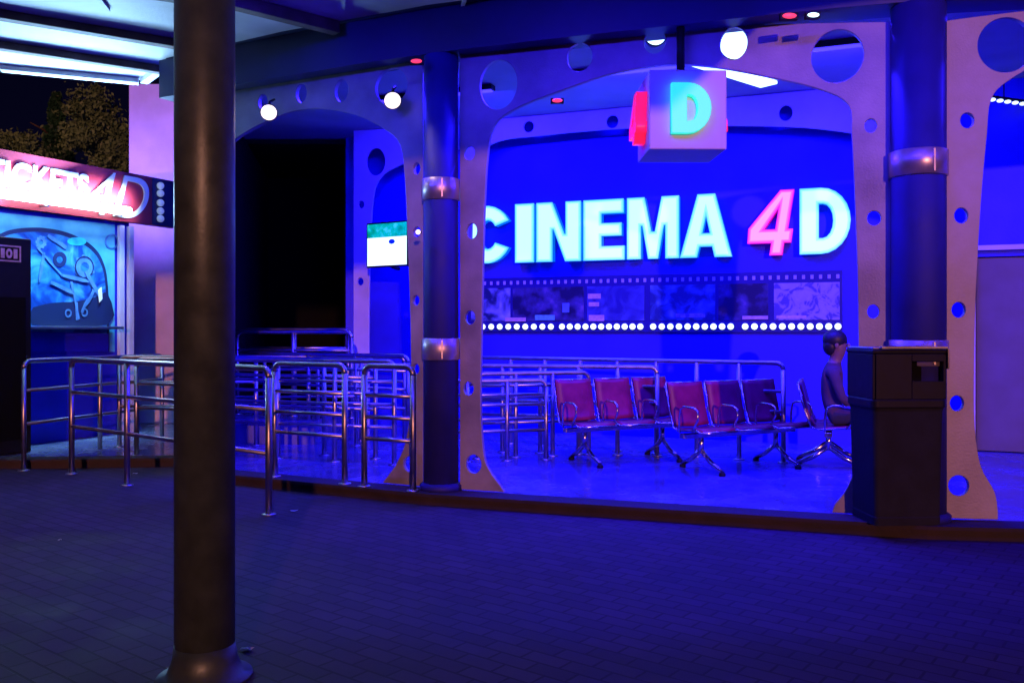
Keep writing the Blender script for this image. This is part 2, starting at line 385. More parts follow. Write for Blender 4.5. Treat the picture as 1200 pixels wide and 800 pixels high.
# columns
def column(u, Z, r, label):
    p = gp(u, Z)
    mb = MB().lathe([(r, PL), (r, 3.615)], (p.x, p.y, 0), 40); mb.lathe([(r+.03, PL), (r+.03, PL+.05), (r+.004, PL+.07)], (p.x, p.y, 0), 40)
    c = link('column', mb.mesh('column', B.location), 'bluecol', B); c['label'] = label
    for z in (2.53, 1.235):
        bm_ = MB().lathe([(r+.004, z-.088), (r+.013, z-.084), (r+.013, z+.084), (r+.004, z+.088)], (p.x, p.y, 0), 40)
        bm_.box((p.x+.02, p.y-r-.016, z), (.012, .012, .15)); 
        link('band', bm_.mesh('band', B.location), 'band', c)
column(517, 7.25, .142, 'dark blue column left of the lit letters')
column(1076, 6.12, .178, 'dark blue column behind the litter bin')
column(233, 8.68, .15, 'dark blue column hidden behind the steel pole')
# inner arcade along the back wall under the ceiling
def zt(u): return HY - (H-.005-EYE)/BW.w(BW.px(u, 400, .3)[0], 0, .3).y*F
itop = [(u, zt(u)) for u in (570, 650, 730, 800, 880, 960, 1010, 1075)]
ibot = smooth([(1075, 200), (1040, 168), (1000, 157), (940, 150), (870, 148), (800, 148), (750, 150), (690, 154), (640, 159), (585, 166), (560, 185), (555, 215)], 4)
arch_panel(BW, itop + [(1075, 300), (1060, 300), (1058, 220)] + ibot[1:] + [(553, 300), (540, 300), (543, 160)], [(921, 133, 8, 9), (819, 131, 7, 8), (718, 143, 7, 7.5), (620, 149, 6, 6.5)], .3, .03, 'platein', 'inner_arch_panel')
IL = Plane((-2.25, 11.9), (-.55, 11.5))
zt2 = lambda u: HY - (H-.006-EYE)/IL.w(IL.px(u, 400)[0], 0).y*F
arch_panel(IL, [(415, zt2(415)), (480, zt2(480)), (538, zt2(538)), (538, 175)] + smooth([(520, 178), (490, 186), (465, 196), (447, 208), (438, 232), (434, 300), (433, 380), (433, 440)], 4) + [(433, 512), (415, 512)],
    [(441, 190, 11, 16), (424, 240, 3.5, 4.5), (423, 330, 3.5, 4.5)], 0, .04, 'platein', 'inner_arch_panel')
# raised landing before the dark entrance
MB().prism([(-3.5, 10.1), (-2.25, 10.1), (-2.25, 12.3), (-3.7, 12.3)], PL, .34).to('landing', 'tile', B)

# ------------------------------------------------------------------ lit letters CINEMA 4D
cs = thing('letter_sign', 'big glowing cyan channel letters reading CINEMA 4D with a red four, on the blue wall', 'sign', tuple(BW.w(BW.L/2, 2.24)))
def strokes_letter(ch):
    """outlines in a unit box"""
    if ch == 'I': return [(0, 0), (1, 0), (1, 1), (0, 1)], []
    if ch == 'N': return [(0, 0), (.36, 0), (.36, .54), (.39, .54), (.65, 0), (1, 0), (1, 1), (.66, 1), (.66, .46), (.63, .46), (.36, 1), (0, 1)], []
    if ch == 'E': return [(0, 0), (1, 0), (1, .23), (.44, .23), (.44, .40), (.93, .40), (.93, .61), (.44, .61), (.44, .77), (.98, .77), (.98, 1), (0, 1)], []
    if ch == 'M': return [(0, 0), (.27, 0), (.27, .54), (.30, .54), (.41, 0), (.60, 0), (.71, .54), (.74, .54), (.74, 0), (1, 0), (1, 1), (.67, 1), (.54, .44), (.47, .44), (.34, 1), (0, 1)], []
    if ch == 'A': return [(0, 0), (.33, 0), (.38, .17), (.62, .17), (.67, 0), (1, 0), (.68, 1), (.34, 1)], [[(.43, .38), (.58, .38), (.505, .66)]]
    if ch == '4': return [(.46, 0), (.74, 0), (.78, .19), (.93, .19), (.97, .40), (.86, .40), (1.0, 1), (.70, 1), (0, .42), (-.02, .19), (.50, .19)], [[(.34, .40), (.59, .40), (.66, .72)]]
    if ch == 'D':
        o = [(0, 0), (.42, 0)] + [(.42+.58*math.cos(a), .5+.5*math.sin(a)) for a in [(-90+i*15)*math.pi/180 for i in range(1, 12)]] + [(.42, 1), (0, 1)]
        i_ = [(.38, .24), (.46, .24)] + [(.46+.20*math.cos(a), .5+.26*math.sin(a)) for a in [(-90+i*22.5)*math.pi/180 for i in range(1, 8)]] + [(.46, .76), (.38, .76)]
        return o, [i_]
    if ch == 'C':
        o = [(.5+.5*math.cos(a), .5+.5*math.sin(a)) for a in [(28+i*304/22)*math.pi/180 for i in range(23)]]
        i_ = [(.53+.18*math.cos(a), .5+.25*math.sin(a)) for a in [(35+i*290/16)*math.pi/180 for i in range(17)]]
        return o + i_[::-1], []
def put_letter(ch, P, u0, u1, z0, z1, off, parent, m, mside, thick=.10):
    o, hs = strokes_letter(ch); loc = parent_loc(parent)
    t0 = P.px(u0, 300, off)[0]; t1 = P.px(u1, 300, off)[0]
    f = lambda p: (t0+p[0]*(t1-t0), z0+p[1]*(z1-z0))
    T = Matrix.Translation(-loc)
    bm = bmesh.new()
    for i, ins in enumerate((0, .014, .032)):
        me = sheet([f(p) for p in o], [[f(p) for p in h] for h in hs], .02, T @ P.at(off+.01+.0025*i), .004 if i == 0 else 0, ins)
        n0 = len(bm.faces); bm.from_mesh(me); bm.faces.ensure_lookup_table()
        for q in range(n0, len(bm.faces)): bm.faces[q].material_index = i
    me = bpy.data.meshes.new('letter'); bm.to_mesh(me); bm.free()
    for k in m: me.materials.append(M[k])
    L = link('letter', me, None, parent)
    me = sheet([f((p[0]*.985+.0075, p[1]*.985+.0075)) for p in o], [[f(p) for p in h] for h in hs], thick, T @ P.at(off-thick/2-.001))
    link('return', me, mside, L); return L
for ch, u0, u1 in (('C', 541, 600), ('I', 604, 626), ('N', 629, 681), ('E', 684, 732), ('M', 735, 796), ('A', 797, 858), ('4', 877, 931), ('D', 937, 997)):
    L = put_letter(ch, BW, u0, u1, 2.24, 2.985, .12, cs, ('re1', 're2', 're3') if ch == '4' else ('cy1', 'cy2', 'cy3'), 'letsider' if ch == '4' else 'letside')
    if ch == '4': L['label'] = 'red glowing slanted four'

# ------------------------------------------------------------------ film strip banner
fb = thing('film_strip_banner', 'long film strip shaped poster with bright bulb row, below the glowing letters', 'banner', tuple(BW.w(BW.L/2, 1.36)))
T = Matrix.Translation(-fb.location)
t0 = BW.px(548, 380, .04)[0]; t1 = BW.px(987, 380, .04)[0]
link('backing', sheet(wallrect(t0, t1, 1.355, 2.06), [], .03, T @ BW.at(.02), .003), 'film', fb)
us = [552, 652, 757, 862, 986]
for i, (a, b, m) in enumerate(((552, 598, 'pic1'), (601, 684, 'pic2'), (688, 755, 'pic3'), (762, 838, 'pic4'), (842, 900, 'pic2'), (907, 984, 'pic5'))):
    ta = BW.px(a, 360, .04)[0]; tb = BW.px(b, 360, .04)[0]
    link('picture', sheet(wallrect(ta, tb, 1.50, 1.925), [], .006, T @ BW.at(.039)), m, fb)
pfm = MB().box((0, 0, 0), (.032, .045, .006)).mesh('perforation'); pfm.transform(BW.m.to_3x3().to_4x4()); t = t0+.06
while t < t1-.03:
    o = link('perforation', pfm, 'perf', fb); o.location = BW.w(t, 1.99, .037)-fb.location; t += .092
def patch(ua, ub, va, vb, m, name='caption', off=.045):
    (ta, za), (tb, zb) = BW.px(ua, vb, off), BW.px(ub, va, off)
    za = min(za, zb) if za > zb else za
    link(name, sheet(wallrect(ta, tb, za, zb), [], .005, T @ BW.at(off)), m, fb)
patch(592, 616, 372, 376.5, 'tag'); patch(627, 650, 369, 375, 'tagg'); patch(690, 708, 369, 376, 'tag'); patch(689, 704, 344, 350, 'tag'); patch(690, 702, 354, 359, 'tag')
patch(870, 900, 370, 374, 'tag'); patch(910, 945, 369.5, 373, 'tag'); patch(792, 826, 367, 372, 'pic5'); patch(659, 667, 355, 366, 'murlite')
for a, b, n in ((565, 645, 9), (658, 750, 11), (765, 856, 10), (873, 982, 11)):
    for i in range(n):
        u = a+(b-a)*i/(n-1); tt = BW.px(u, 383, .06)[0]; c = BW.w(tt, 1.425, .043)
        link('bulb', MB().ball(Vector(c)-fb.location, .037, (1, .8, 1), 14).mesh('bulb'), 'bulb', fb)

# ------------------------------------------------------------------ television
TP = Plane((-1.9, 11.35), (-1.2, 10.9))
tv = thing('television', 'small wall television glowing green and white beside the dark entrance', 'television', tuple(TP.w(.3, 2.0)))
T = Matrix.Translation(-tv.location)
q = lambda u, v, o=0: TP.px(u, v, o)
(ta, za), (tb, zb) = q(431, 314), q(480, 258)
link('frame', sheet(wallrect(ta, tb, za, zb), [], .05, T @ TP.at(0), .006), 'blackg', tv)
zm = za+(zb-za)*.66
link('screen', sheet(wallrect(ta+.02, tb-.025, za+.02, zm), [], .004, T @ TP.at(.028)), 'scrw', tv)
link('picture', sheet(wallrect(ta+.02, tb-.025, zm, zb-.02), [], .004, T @ TP.at(.028)), 'scrg', tv)
link('picture_patch', sheet(circ((ta+.62*(tb-ta), zm-.06), .05, .03), [], .004, T @ TP.at(.031)), 'murgreen', tv)
br = MB(); c = TP.w((ta+tb)/2, 2.2, -.03); br.tube([c, (c.x+.0, c.y+.45, c.z), (c.x+.02, 11.84, 2.2)], .025)
br.to('bracket', 'blackg', tv)

# ------------------------------------------------------------------ cube sign
cz = 6.28; c0 = gp(797.5, cz+.26); zc0, zc1 = EYE-(175-HY)/F*cz, EYE-(82-HY)/F*cz
cube = thing('cube_sign', 'hanging white cube sign with green D on the front and red four on its side', 'sign', (c0.x, c0.y, zc0), math.radians(1))
hw = .275; ch_ = zc1-zc0
link('box', MB().box((0, 0, ch_/2), (.55, .52, ch_), bev=.008).mesh('box'), 'cube', cube)
link('hanger', MB().tube([(0, 0, ch_-.01), (0, 0, 3.7-zc0)], .03).lathe([(.09, ch_), (.09, ch_+.03), (.03, ch_+.05)]).mesh('hanger'), 'blackg', cube)
def cube_letter(ch, mtx, m, ms, x0, x1, y0, y1, th=.05):
    o, hs = strokes_letter(ch); f = lambda p: (x0+p[0]*(x1-x0), y0+p[1]*(y1-y0))
    L = link('letter', sheet([f(p) for p in o], [[f(p) for p in h] for h in hs], .012, mtx @ Matrix.Translation((0, 0, th-.006)), .003), m, cube)
    link('return', sheet([f(p) for p in o], [[f(p) for p in h] for h in hs], th-.012, mtx @ Matrix.Translation((0, 0, (th-.012)/2))), ms, L); return L
front = Matrix(((1, 0, 0, 0), (0, 0, -1, -.26), (0, 1, 0, 0), (0, 0, 0, 1)))
left = Matrix(((0, 0, -1, -.275), (-1, 0, 0, 0), (0, 1, 0, 0), (0, 0, 0, 1)))
right = Matrix(((0, 0, 1, .275), (1, 0, 0, 0), (0, 1, 0, 0), (0, 0, 0, 1)))
cube_letter('D', front, 'green', 'green', -.125, .155, .105, .46)
L = cube_letter('4', left, 'redlit2', 'redlit2', -.17, .17, .08, .43, .08); L['label'] = 'red four on the left side of the cube'
L = cube_letter('4', right, 'redlit2', 'redlit2', -.17, .17, .08, .43, .03)

# ------------------------------------------------------------------ lights with fixtures
def light(kind, name, loc, energy, col, size=.1, size_y=None, target=None, parent=None, spot=None):
    l = bpy.data.lights.new(name, kind); l.energy = energy; l.color = col
    if kind == 'AREA':
        l.size = size
        if size_y: l.shape = 'RECTANGLE'; l.size_y = size_y
    elif kind in ('POINT', 'SPOT'): l.shadow_soft_size = size
    if kind == 'SPOT' and spot: l.spot_size = math.radians(spot); l.spot_blend = .6
    o = bpy.data.objects.new(name, l); COL.objects.link(o); o.location = loc
    if target is not None: o.rotation_euler = (Vector(target)-Vector(loc)).to_track_quat('-Z', 'Y').to_euler()
    return o

BLUE = (.020, .008, 1.0)
# added blue wash fittings, standing in for the interior's unseen blue sources
def wash(p, rz, w, L, label, e, tgt):
    t = thing('added_wash_light', label, 'ceiling light', p, rz, 'added blue wash lights under the ceiling')
    link('housing', MB().box((0, 0, -.03), (L, .12, .055), bev=.008).mesh('housing'), 'blackg', t)
    link('lens', MB().box((0, 0, -.064), (L-.04, .09, .012), bev=.003).mesh('lens'), 'bluefill', t)
    q = Vector(p)+Vector((0, 0, -.09))
    light('AREA', 'added_wash_lamp', q, e, BLUE, L-.05, .08, tgt(q))
th = math.atan2(BW.d.y, BW.d.x)
for i, (x, y) in enumerate(((-.9, 9.9), (1.0, 9.0), (2.9, 8.2))):
    wash((x, y, H-.002), th, .1, 1.5, ('added blue wash light nearest the dark entrance', 'added blue wash light above the waiting seats', 'added blue wash light above the seated person')[i], 170, lambda q: (q.x+.4, q.y+2.0, .9))
for i, (x, y) in enumerate(((-1.6, 8.55), (.4, 7.65), (2.3, 7.05), (4.6, 6.9))):
    wash((x, y, H-.002), th, .1, 1.2, ('added blue wash light behind the narrow arch', 'added blue wash light behind the left half of the widest arch', 'added blue wash light behind the right half of the widest arch', 'added blue wash light behind the right arch')[i], (160, 240, 240, 150)[i], lambda q: (q.x, q.y-1.5, 0))

# unseen blue strips added under the canopy to light the arches and paving
fo = offs(fp, 2.0)
for i, (a, b, lab, e) in enumerate(((3, 8, 'added blue strip light under the canopy before the right arch', 28), (11, 16, 'added blue strip light under the canopy before the cube sign', 33), (18, 23, 'added blue strip light under the canopy before the left blue column', 36), (26, 31, 'added blue strip light under the canopy before the narrow arch', 26))):
    A, C2 = Vector((*fo[a], 3.95)), Vector((*fo[b], 3.95)); md_ = (A+C2)/2; dd = (C2-A)
    t = thing('added_strip_light', lab, 'strip light', tuple(md_), math.atan2(dd.y, dd.x), 'added blue strip lights under the canopy')
    link('housing', MB().box((0, 0, .004), (dd.length, .06, .04), bev=.004).mesh('housing'), 'fascia', t)
    link('lens', MB().box((0, 0, -.02), (dd.length-.03, .04, .008)).mesh('lens'), 'bluefill', t)
    q = md_+Vector((0, 0, -.03)); nn = Vector((-dd.y, dd.x, 0)).normalized(); nn = -nn if nn.y > 0 else nn
    o = light('AREA', 'added_strip_lamp', q, e, (.03, .012, 1.), dd.length*.95, .03)
    o.data.spread = math.radians(105)
    z = Vector((nn.x*1.25, nn.y*1.25, 1)).normalized(); x = (dd - z*dd.dot(z)).normalized(); y = z.cross(x)
    o.rotation_euler = Matrix((x, y, z)).transposed().to_euler()

# slanted fluorescent fitting
fa, fb_ = hp(820, 71, 3.9), hp(901, 97, 3.9)
ft = thing('ceiling_light', 'white glowing slanted ceiling light right of the hanging cube', 'ceiling light', tuple((fa+fb_)/2))
mb = MB(); d = (fb_-fa).normalized(); nrm = Vector((-d.y, d.x, 0))
for s, m_, nm in ((0, 'flood', 'diffuser'),):
    mm = Matrix.Translation((fa+fb_)/2) @ Matrix.Rotation(math.atan2(d.y, d.x), 4, 'Z')
    mb.box((0, 0, -.02), ((fb_-fa).length, .20, .03), mtx=mm, bev=.006)
mb.to('diffuser', 'flood', ft)
mb = MB(); mb.box((0, 0, .07), ((fb_-fa).length+.04, .26, .14), mtx=mm, bev=.01); mb.to('housing', 'platein', ft)

def floodlight(u, v, Z, r, aim, label, m='flood', mount=H):
    p = gp(u, Z); p.z = EYE-(v-HY)/F*Z
    t = thing('floodlight', label, 'floodlight', tuple(p))
    a = (Vector(aim)-p).normalized(); q = a.to_track_quat('Z', 'Y').to_matrix()
    mb = MB().lathe([(r*.55, -.16), (r*.7, -.12), (r, -.02), (r*1.04, 0), (r*.96, .002)], (0, 0, 0), 28, q)
    link('housing', mb.mesh('housing'), 'blackg', t)
    link('lens', MB().lathe([(r*.93, .003), (r*.9, .012), (r*.5, .03), (.01, .035)], (0, 0, 0), 28, q).mesh('lens'), m, t)
    link('bracket', MB().tube([(0, 0, r*.2), (0, .10, r), (0, .10, mount-p.z)], .014).mesh('bracket'), 'blackg', t)
    return t, p
floodlight(862, 50, 6.95, .135, (1.6, 0, 1.5), 'round blazing white floodlight seen through the arch hole right of the cube')
floodlight(768, 41, 7.05, .09, (1.1, 3, 3.9), 'round floodlight half seen through the arch hole above the cube')
for (u, v, Z, lab) in ((315, 132, 7.75, 'warm spotlight at the left end of the narrow arch'), (460, 118, 7.3, 'warm spotlight in the big hole beside the left blue column')):
    p = gp(u, Z); p.z = EYE-(v-HY)/F*Z
    t = thing('spotlight', lab, 'spotlight', tuple(p), 0, 'small warm spotlights on the narrow arch')
    aim = Vector((.25, -.8, -.45)).normalized().to_track_quat('Z', 'Y').to_matrix()
    link('housing', MB().lathe([(.03, -.13), (.045, -.1), (.07, -.01), (.074, .0)], (0, 0, 0), 24, aim).mesh('housing'), 'blackg', t)
    link('lens', MB().lathe([(.068, .001), (.06, .012), (.01, .022)], (0, 0, 0), 24, aim).mesh('lens'), 'warm', t)
    link('bracket', MB().tube([(0, 0, .0), (0, .03, .1), (0, .18, .16)], .011).mesh('bracket'), 'blackg', t)
    light('SPOT', 'spot_lamp', p+Vector((.06, -.14, -.07)), 10, (1, .72, .6), .04, target=p+Vector((.3, -1.0, -.9)), spot=110)
# red indicator lights and led string
for (u, v, Z, lab, m, sz) in ((653, 118, 8.9, 'small red ceiling lamp left of the cube', 'redled', .06), (488, 72, 7.05, 'small red lamp on the fascia beside the left column', 'redled', .05), (925, 19, 6.1, 'red lamp on the fascia above the big arch hole', 'redled', .055), (953, 18, 6.05, 'white lamp on the fascia right of the red lamp', 'flood', .045), (490, 272, 7.0, 'tiny pinkish lamp on the leg left of the blue column', 'warm', .022)):
    p = gp(u, Z); p.z = EYE-(v-HY)/F*Z
    t = thing('marker_lamp', lab, 'lamp', tuple(p))
    link('base', MB().box((0, .022, 0), (sz*2.2, .04, sz*.9), bev=.004).mesh('base'), 'blackg', t)
    link('lens', MB().ball((0, -.004, 0), sz*.9, (1, .35, .38 if sz > .03 else 1), 14).mesh('lens'), m, t)
sa, sb_ = hp(1163, 117, 3.75), hp(1290, 134, 3.75)
ls = thing('led_string', 'string of small white lights high inside the right arch', 'light string', tuple(sa))
MB().tube([sa+Vector((0, 0, .03)), sb_+Vector((0, 0, .03))], .015).to('rail', 'blackg', ls)
hg = MB(); [hg.tube([sa.lerp(sb_, k)+Vector((0, 0, .03)), sa.lerp(sb_, k)+Vector((0, 0, .31))], .006, 6) for k in (.1, .5, .9)]
hg.to('hanger', 'blackg', ls)
for i in range(16):
    p = sa.lerp(sb_, i/15)
    link('bulb', MB().ball(p-ls.location, .022, (1.5, 1.5, .8), 10).mesh('bulb'), 'bulb', ls)

# ------------------------------------------------------------------ ticket booth
tb_ = thing('ticket_booth', 'ticket booth with blue machine mural under the red sign', 'ticket booth', tuple(TW.w(TW.L/2, 0)))
T = Matrix.Translation(-tb_.location)
tE = TW.px(151, 400)[0]
link('wall', sheet(wallrect(0, tE, PL, 2.74), [], .14, T @ TW.at(-.08)), 'wall', tb_)
MB().prism([tuple(TW.w(0, 0, -.16))[:2], tuple(TW.w(tE, 0, -.16))[:2], tuple(TW.w(tE, 0, -2.2))[:2], tuple(TW.w(0, 0, -2.2))[:2]], PL, 2.74).to('booth_body', 'fascia', tb_)
# mural: border, arch window with picture, gears and machine shapes
def TP_(u, v, off): return TW.px(u, v, off)
link('mural', sheet([TP_(-60, 243, .0), TP_(134, 263, .0), TP_(134, 412, .0), TP_(-60, 412, .0)], [], .012, T @ TW.at(.0)), 'murarch', tb_)
def mshape(pts, off, m, th=.005, holes=[]): 
    link('mural_shape', sheet([TP_(u, v, off) for u, v in pts], [[TP_(u, v, off) for u, v in h] for h in holes], th, T @ TW.at(off)), m, tb_)
archpts = smooth([(128, 412), (127, 345), (122, 310), (108, 288), (80, 273), (50, 267), (20, 268), (0, 274), (-30, 290)], 5)+[(-30, 412)]
mshape(archpts, .0095, 'murdark'); 
ain = [((u-48)*.965+48, (v-412)*.965+412) for u, v in archpts]
mshape(ain, .0135, 'murbase')
def ringm(u, v, ru, rv, m, off=.019, k=.62): mshape(circ((u, v), ru, rv, 28), off, m, .005, [circ((u, v), ru*k, rv*k, 28)])
def gear(u, v, r, m, off=.019):
    pts = []
    for i in range(36):
        rr = r if (i//2) % 2 else r*.82; a = i*2*math.pi/36; pts.append((u+rr*.85*math.cos(a), v+rr*math.sin(a)))
    mshape(pts, off, m, .005, [circ((u, v), r*.38*.85, r*.38, 20)])
gear(99, 313, 15, 'murlite'); ringm(99, 313, 11, 13, 'murdark', .0245, .9); ringm(70, 304, 8, 9, 'murdark', .0185, .45)
ringm(131, 283, 8, 9, 'murlite', .0105, .8); mshape(circ((90, 283), 11, 5), .0185, 'murgreen'); gear(48, 284, 8, 'murlite')
rs = random.Random(4)
for (ax, ay, bx, by) in ((44, 290, 72, 322), (72, 322, 104, 330), (84, 330, 92, 374), (60, 330, 86, 344), (100, 318, 118, 348), (52, 296, 46, 330), (110, 340, 96, 366), (56, 276, 78, 290)):
    dx, dy = bx-ax, by-ay; n_ = math.hypot(dx, dy); px_, py_ = -dy/n_, dx/n_
    k = [rs.uniform(.6, 2.6) for _ in range(5)]
    up = [(ax+dx*q/4+px_*k[q], ay+dy*q/4+py_*k[q]) for q in range(5)]; dn = [(ax+dx*q/4-px_*k[4-q], ay+dy*q/4-py_*k[4-q]) for q in range(4, -1, -1)]
    mshape(up+dn, .0265, 'murlite')
mshape(smooth([(39, 360), (60, 355), (90, 353), (112, 348), (126, 344), (127, 380), (38, 380), (39, 360)], 3), .0165, 'murdark')
mshape([(115, 340), (119, 336), (120, 350), (116, 355)], .0315, 'letterw'); mshape([(88, 354), (91, 354), (92, 375), (89, 375)], .0225, 'murlite')
ringm(80, 367, 4, 5, 'murlite', .0225, .6); ringm(99, 366, 4, 5, 'murlite', .0225, .6)
mshape([(-20, 387), (127, 391), (127, 412), (-20, 412)], .0185, 'wall')
ct = MB(); a, b = TP_(-20, 381, 0)[0], TP_(131, 381, 0)[0]
mb = MB(); mb.box(((a+b)/2, TP_(80, 383, .02)[1]-.01, .12), (b-a, .035, .2), mtx=TW.m, bev=.006); mb.to('counter', 'steel', tb_)
mb = MB(); z1 = 2.7
for u in (143, 154):
    t_ = TP_(u, 400, .05)[0]; mb.box((t_, (PL+z1)/2, .03), (.07, z1-PL, .05), mtx=TW.m)
mb.to('trim_post', 'pillar', tb_)
pil = thing('pillar', 'tall pale purple rendered pillar behind the red ticket sign', 'pillar', (-4.95, 12.6, 0))
MB().box((-5.0, 12.75, 2.45), (.72, .7, 4.74), bev=.01).to('shaft', 'pillar', pil)
MB().box((-5.0, 12.75, .2), (.80, .78, .24), bev=.01).to('plinth', 'pillar', pil)
bwall = thing('partition_wall', 'blue panelled wall below the end of the ticket sign', 'wall', (-4.2, 13, 0))
MB().prism([(-4.60, 12.6), (-4.12, 12.75), (-4.12, 12.85), (-4.60, 12.7)], PL, 3.4).to('panel', 'wall', bwall)
MB().prism([(-4.40, 12.60), (-4.34, 12.62), (-4.34, 12.57), (-4.40, 12.55)], PL, 3.3).to('trim', 'pillar', bwall)

# sign
sg = thing('ticket_sign', 'red sign with white TICKETS 4D lettering and a column of globe bulbs', 'sign', tuple(TW.w(TW.L/2, 2.75)))
T = Matrix.Translation(-sg.location)
s0, s1 = TW.px(-70, 200, .1)[0], TW.px(206, 230, .1)[0]
sd = TW.px(178, 230, .1)[0]
link('board', sheet(wallrect(s0, s1, 2.745, 3.37), [], .10, T @ TW.at(.05), .006), 'signred', sg)
link('end_panel', sheet(wallrect(sd, s1-.01, 2.755, 3.36), [], .006, T @ TW.at(.104)), 'murdark', sg)
def sign_text(txt, u0, u1, z0, z1, sc_off, shear=0.):
    me = text_mesh(txt, 1, .02, Matrix.Identity(4), sc_off, shear)
    xs = [v.co.x for v in me.vertices]; ys = [v.co.y for v in me.vertices]
    ta, tb2 = TW.px(u0, 220, .11)[0], TW.px(u1, 220, .11)[0]
    k = Matrix.Translation((ta, z0, 0)) @ Matrix.Diagonal(((tb2-ta)/(max(xs)-min(xs)), (z1-z0)/(max(ys)-min(ys)), 1, 1)) @ Matrix.Translation((-min(xs), -min(ys), 0))
    me.transform(T @ TW.at(.112) @ k); return me
link('lettering', sign_text('TICKETS', -17, 104, 2.97, 3.25, .028), 'letterw', sg)
lf = link('lettering', sign_text('4D', 103, 174, 2.79, 3.33, -.003, .35), 'letterw', sg); lf['label'] = 'large thin slanted 4D'
for v, m in ((210, 'bulbdim'), (222, 'bulbdim'), (237, 'bulbdim'), (250, 'bulbdim'), (262, 'bulbdim')):
    t_, z_ = TW.px(188, v, .13); z_ = 3.27-(v-210)/52*.43
    link('bulb', MB().ball(TW.w(t_, z_, .13)-sg.location, .048, seg=16).mesh('bulb'), m, sg)
# fluorescent tube on arms before the sign
ta, tb2 = TW.px(-60, 230, .22)[0], TW.px(150, 250, .22)[0]
tl = thing('tube_light', 'blazing fluorescent tube along the lower edge of the ticket sign', 'tube light', tuple(TW.w(ta, 2.8, .22)))
MB().tube([TW.w(ta, 2.86, .24), TW.w(tb2, 2.86, .24)], .055, 14).to('tube', 'tube', tl)
for k in (.05, .5, .95):
    t_ = ta+(tb2-ta)*k; MB().tube([TW.w(t_, 2.80, .105), TW.w(t_, 2.79, .24)], .012, 8).to('arm', 'steel', tl)
mid = TW.w((ta+tb2)/2, 2.88, .31)
l = light('AREA', 'tube_lamp_sign', mid, 300, (.62, .85, 1), tb2-ta, .05, TW.w((ta+tb2)/2, 2.9, 0)); 
l2 = light('AREA', 'tube_lamp_up', mid+Vector((0, 0, .05)), 430, (.32, .66, 1), 2.2, .1, Vector((mid.x+.5, mid.y-.7, 3.95)))
l3 = light('AREA', 'tube_lamp_down', mid+Vector((0, 0, -.06)), 44, (.30, .75, 1), 2.2, .1, TW.w((ta+tb2)/2, 1.6, .1))
l3.data.spread = math.radians(65); l2.data.spread = math.radians(170); l.data.spread = math.radians(120)
for L_, dd in ((l, TW.d), (l2, TW.d), (l3, TW.d)):
    z = (L_.matrix_basis.to_3x3() @ Vector((0, 0, 1))).normalized(); x = (dd - z*dd.dot(z)).normalized(); y = z.cross(x)
    L_.rotation_euler = Matrix((x, y, z)).transposed().to_euler()
up = thing('added_uplight', 'small added violet floodlight on the booth roof shining at the pale pillar', 'floodlight', (-5.1, 11.25, 2.76))  # added lamp, hidden behind the sign, to turn the pillar violet
link('housing', MB().box((0, 0, .06), (.30, .12, .10), bev=.01).mesh('housing'), 'blackg', up)
link('lens', MB().box((0, 0, .113), (.26, .09, .008)).mesh('lens'), 'bluefill', up)
light('AREA', 'added_uplight_lamp', (-5.1, 11.25, 2.90), 60, (.30, .20, 1.), .26, .09, (-5.0, 12.4, 4.0))
# dark cabinet
cab = thing('cabinet', 'tall black cabinet with a small square emblem, at the left edge before the mural', 'cabinet', tuple(TW.w(TW.px(10, 400, .6)[0], PL, .3)))
te = TW.px(37, 400, .6)[0]
mb = MB(); mb.box((te-.45, PL+1.14, .33), (.9, 2.27, .54), mtx=TW.m, bev=.015); mb.to('body', 'blackg', cab)
mb = MB(); mb.box((te-.45, PL+.9, .604), (.76, 1.5, .012), mtx=TW.m, bev=.004); mb.to('door_panel', 'black', cab)
eT = Matrix.Translation(-cab.location)
ec = TW.px(11, 297, .61)
em = MB()
link('emblem', sheet([(ec[0]-.13, ec[1]-.085), (ec[0]+.13, ec[1]-.085), (ec[0]+.13, ec[1]+.085), (ec[0]-.13, ec[1]+.085)], [[(ec[0]-.115, ec[1]-.07), (ec[0]+.115, ec[1]-.07), (ec[0]+.115, ec[1]+.07), (ec[0]-.115, ec[1]+.07)]], .006, eT @ TW.at(.606)), 'tag', cab)
for dx, w_ in ((-.07, .02), (.07, .02)):
    link('emblem', sheet(wallrect(ec[0]+dx-w_, ec[0]+dx+w_, ec[1]-.05, ec[1]+.05), [], .006, eT @ TW.at(.606)), 'tag', cab)
link('emblem', sheet(circ((ec[0], ec[1]), .035, .05, 20), [circ((ec[0], ec[1]), .015, .025, 16)], .006, eT @ TW.at(.606)), 'tag', cab)

# ------------------------------------------------------------------ canopy
can = thing('canopy', 'grey sheet canopy on rusty beams reaching over the paving', 'canopy', (-4, 6, 0))
CH = 3.98
far0, far1 = (-8.2, 7.45), (-5.03, 8.72)
cp = [(-9, -1.5), (2.2, -1.5), (2.2, 3.6), (5.6, 3.6), (5.6, 5.60), (4.6, 5.70), (2.75, 5.93), (1.1, 6.44), (-.68, 7.08), (-2.0, 7.71), (-3.30, 8.46), (-3.45, 8.78), (-3.75, 9.24), (-3.92, 9.2), (-5.03, 8.72), (-9, 7.0)]  # unseen outline towards the camera is shaped to shade the arch tops
mb = MB(); mb.prism(cp, CH, CH+.05); mb.to('roof_sheet', 'canopy', can)
def beam(a, b, w, h, m, name, ztop=CH-.003):
    a = Vector((a[0], a[1], 0)); b = Vector((b[0], b[1], 0)); d = b-a; mid_ = (a+b)/2
    mb = MB().box((mid_.x, mid_.y, ztop-h/2), (d.length, w, h), rz=math.atan2(d.y, d.x), bev=.004); return mb.to(name, m, can)
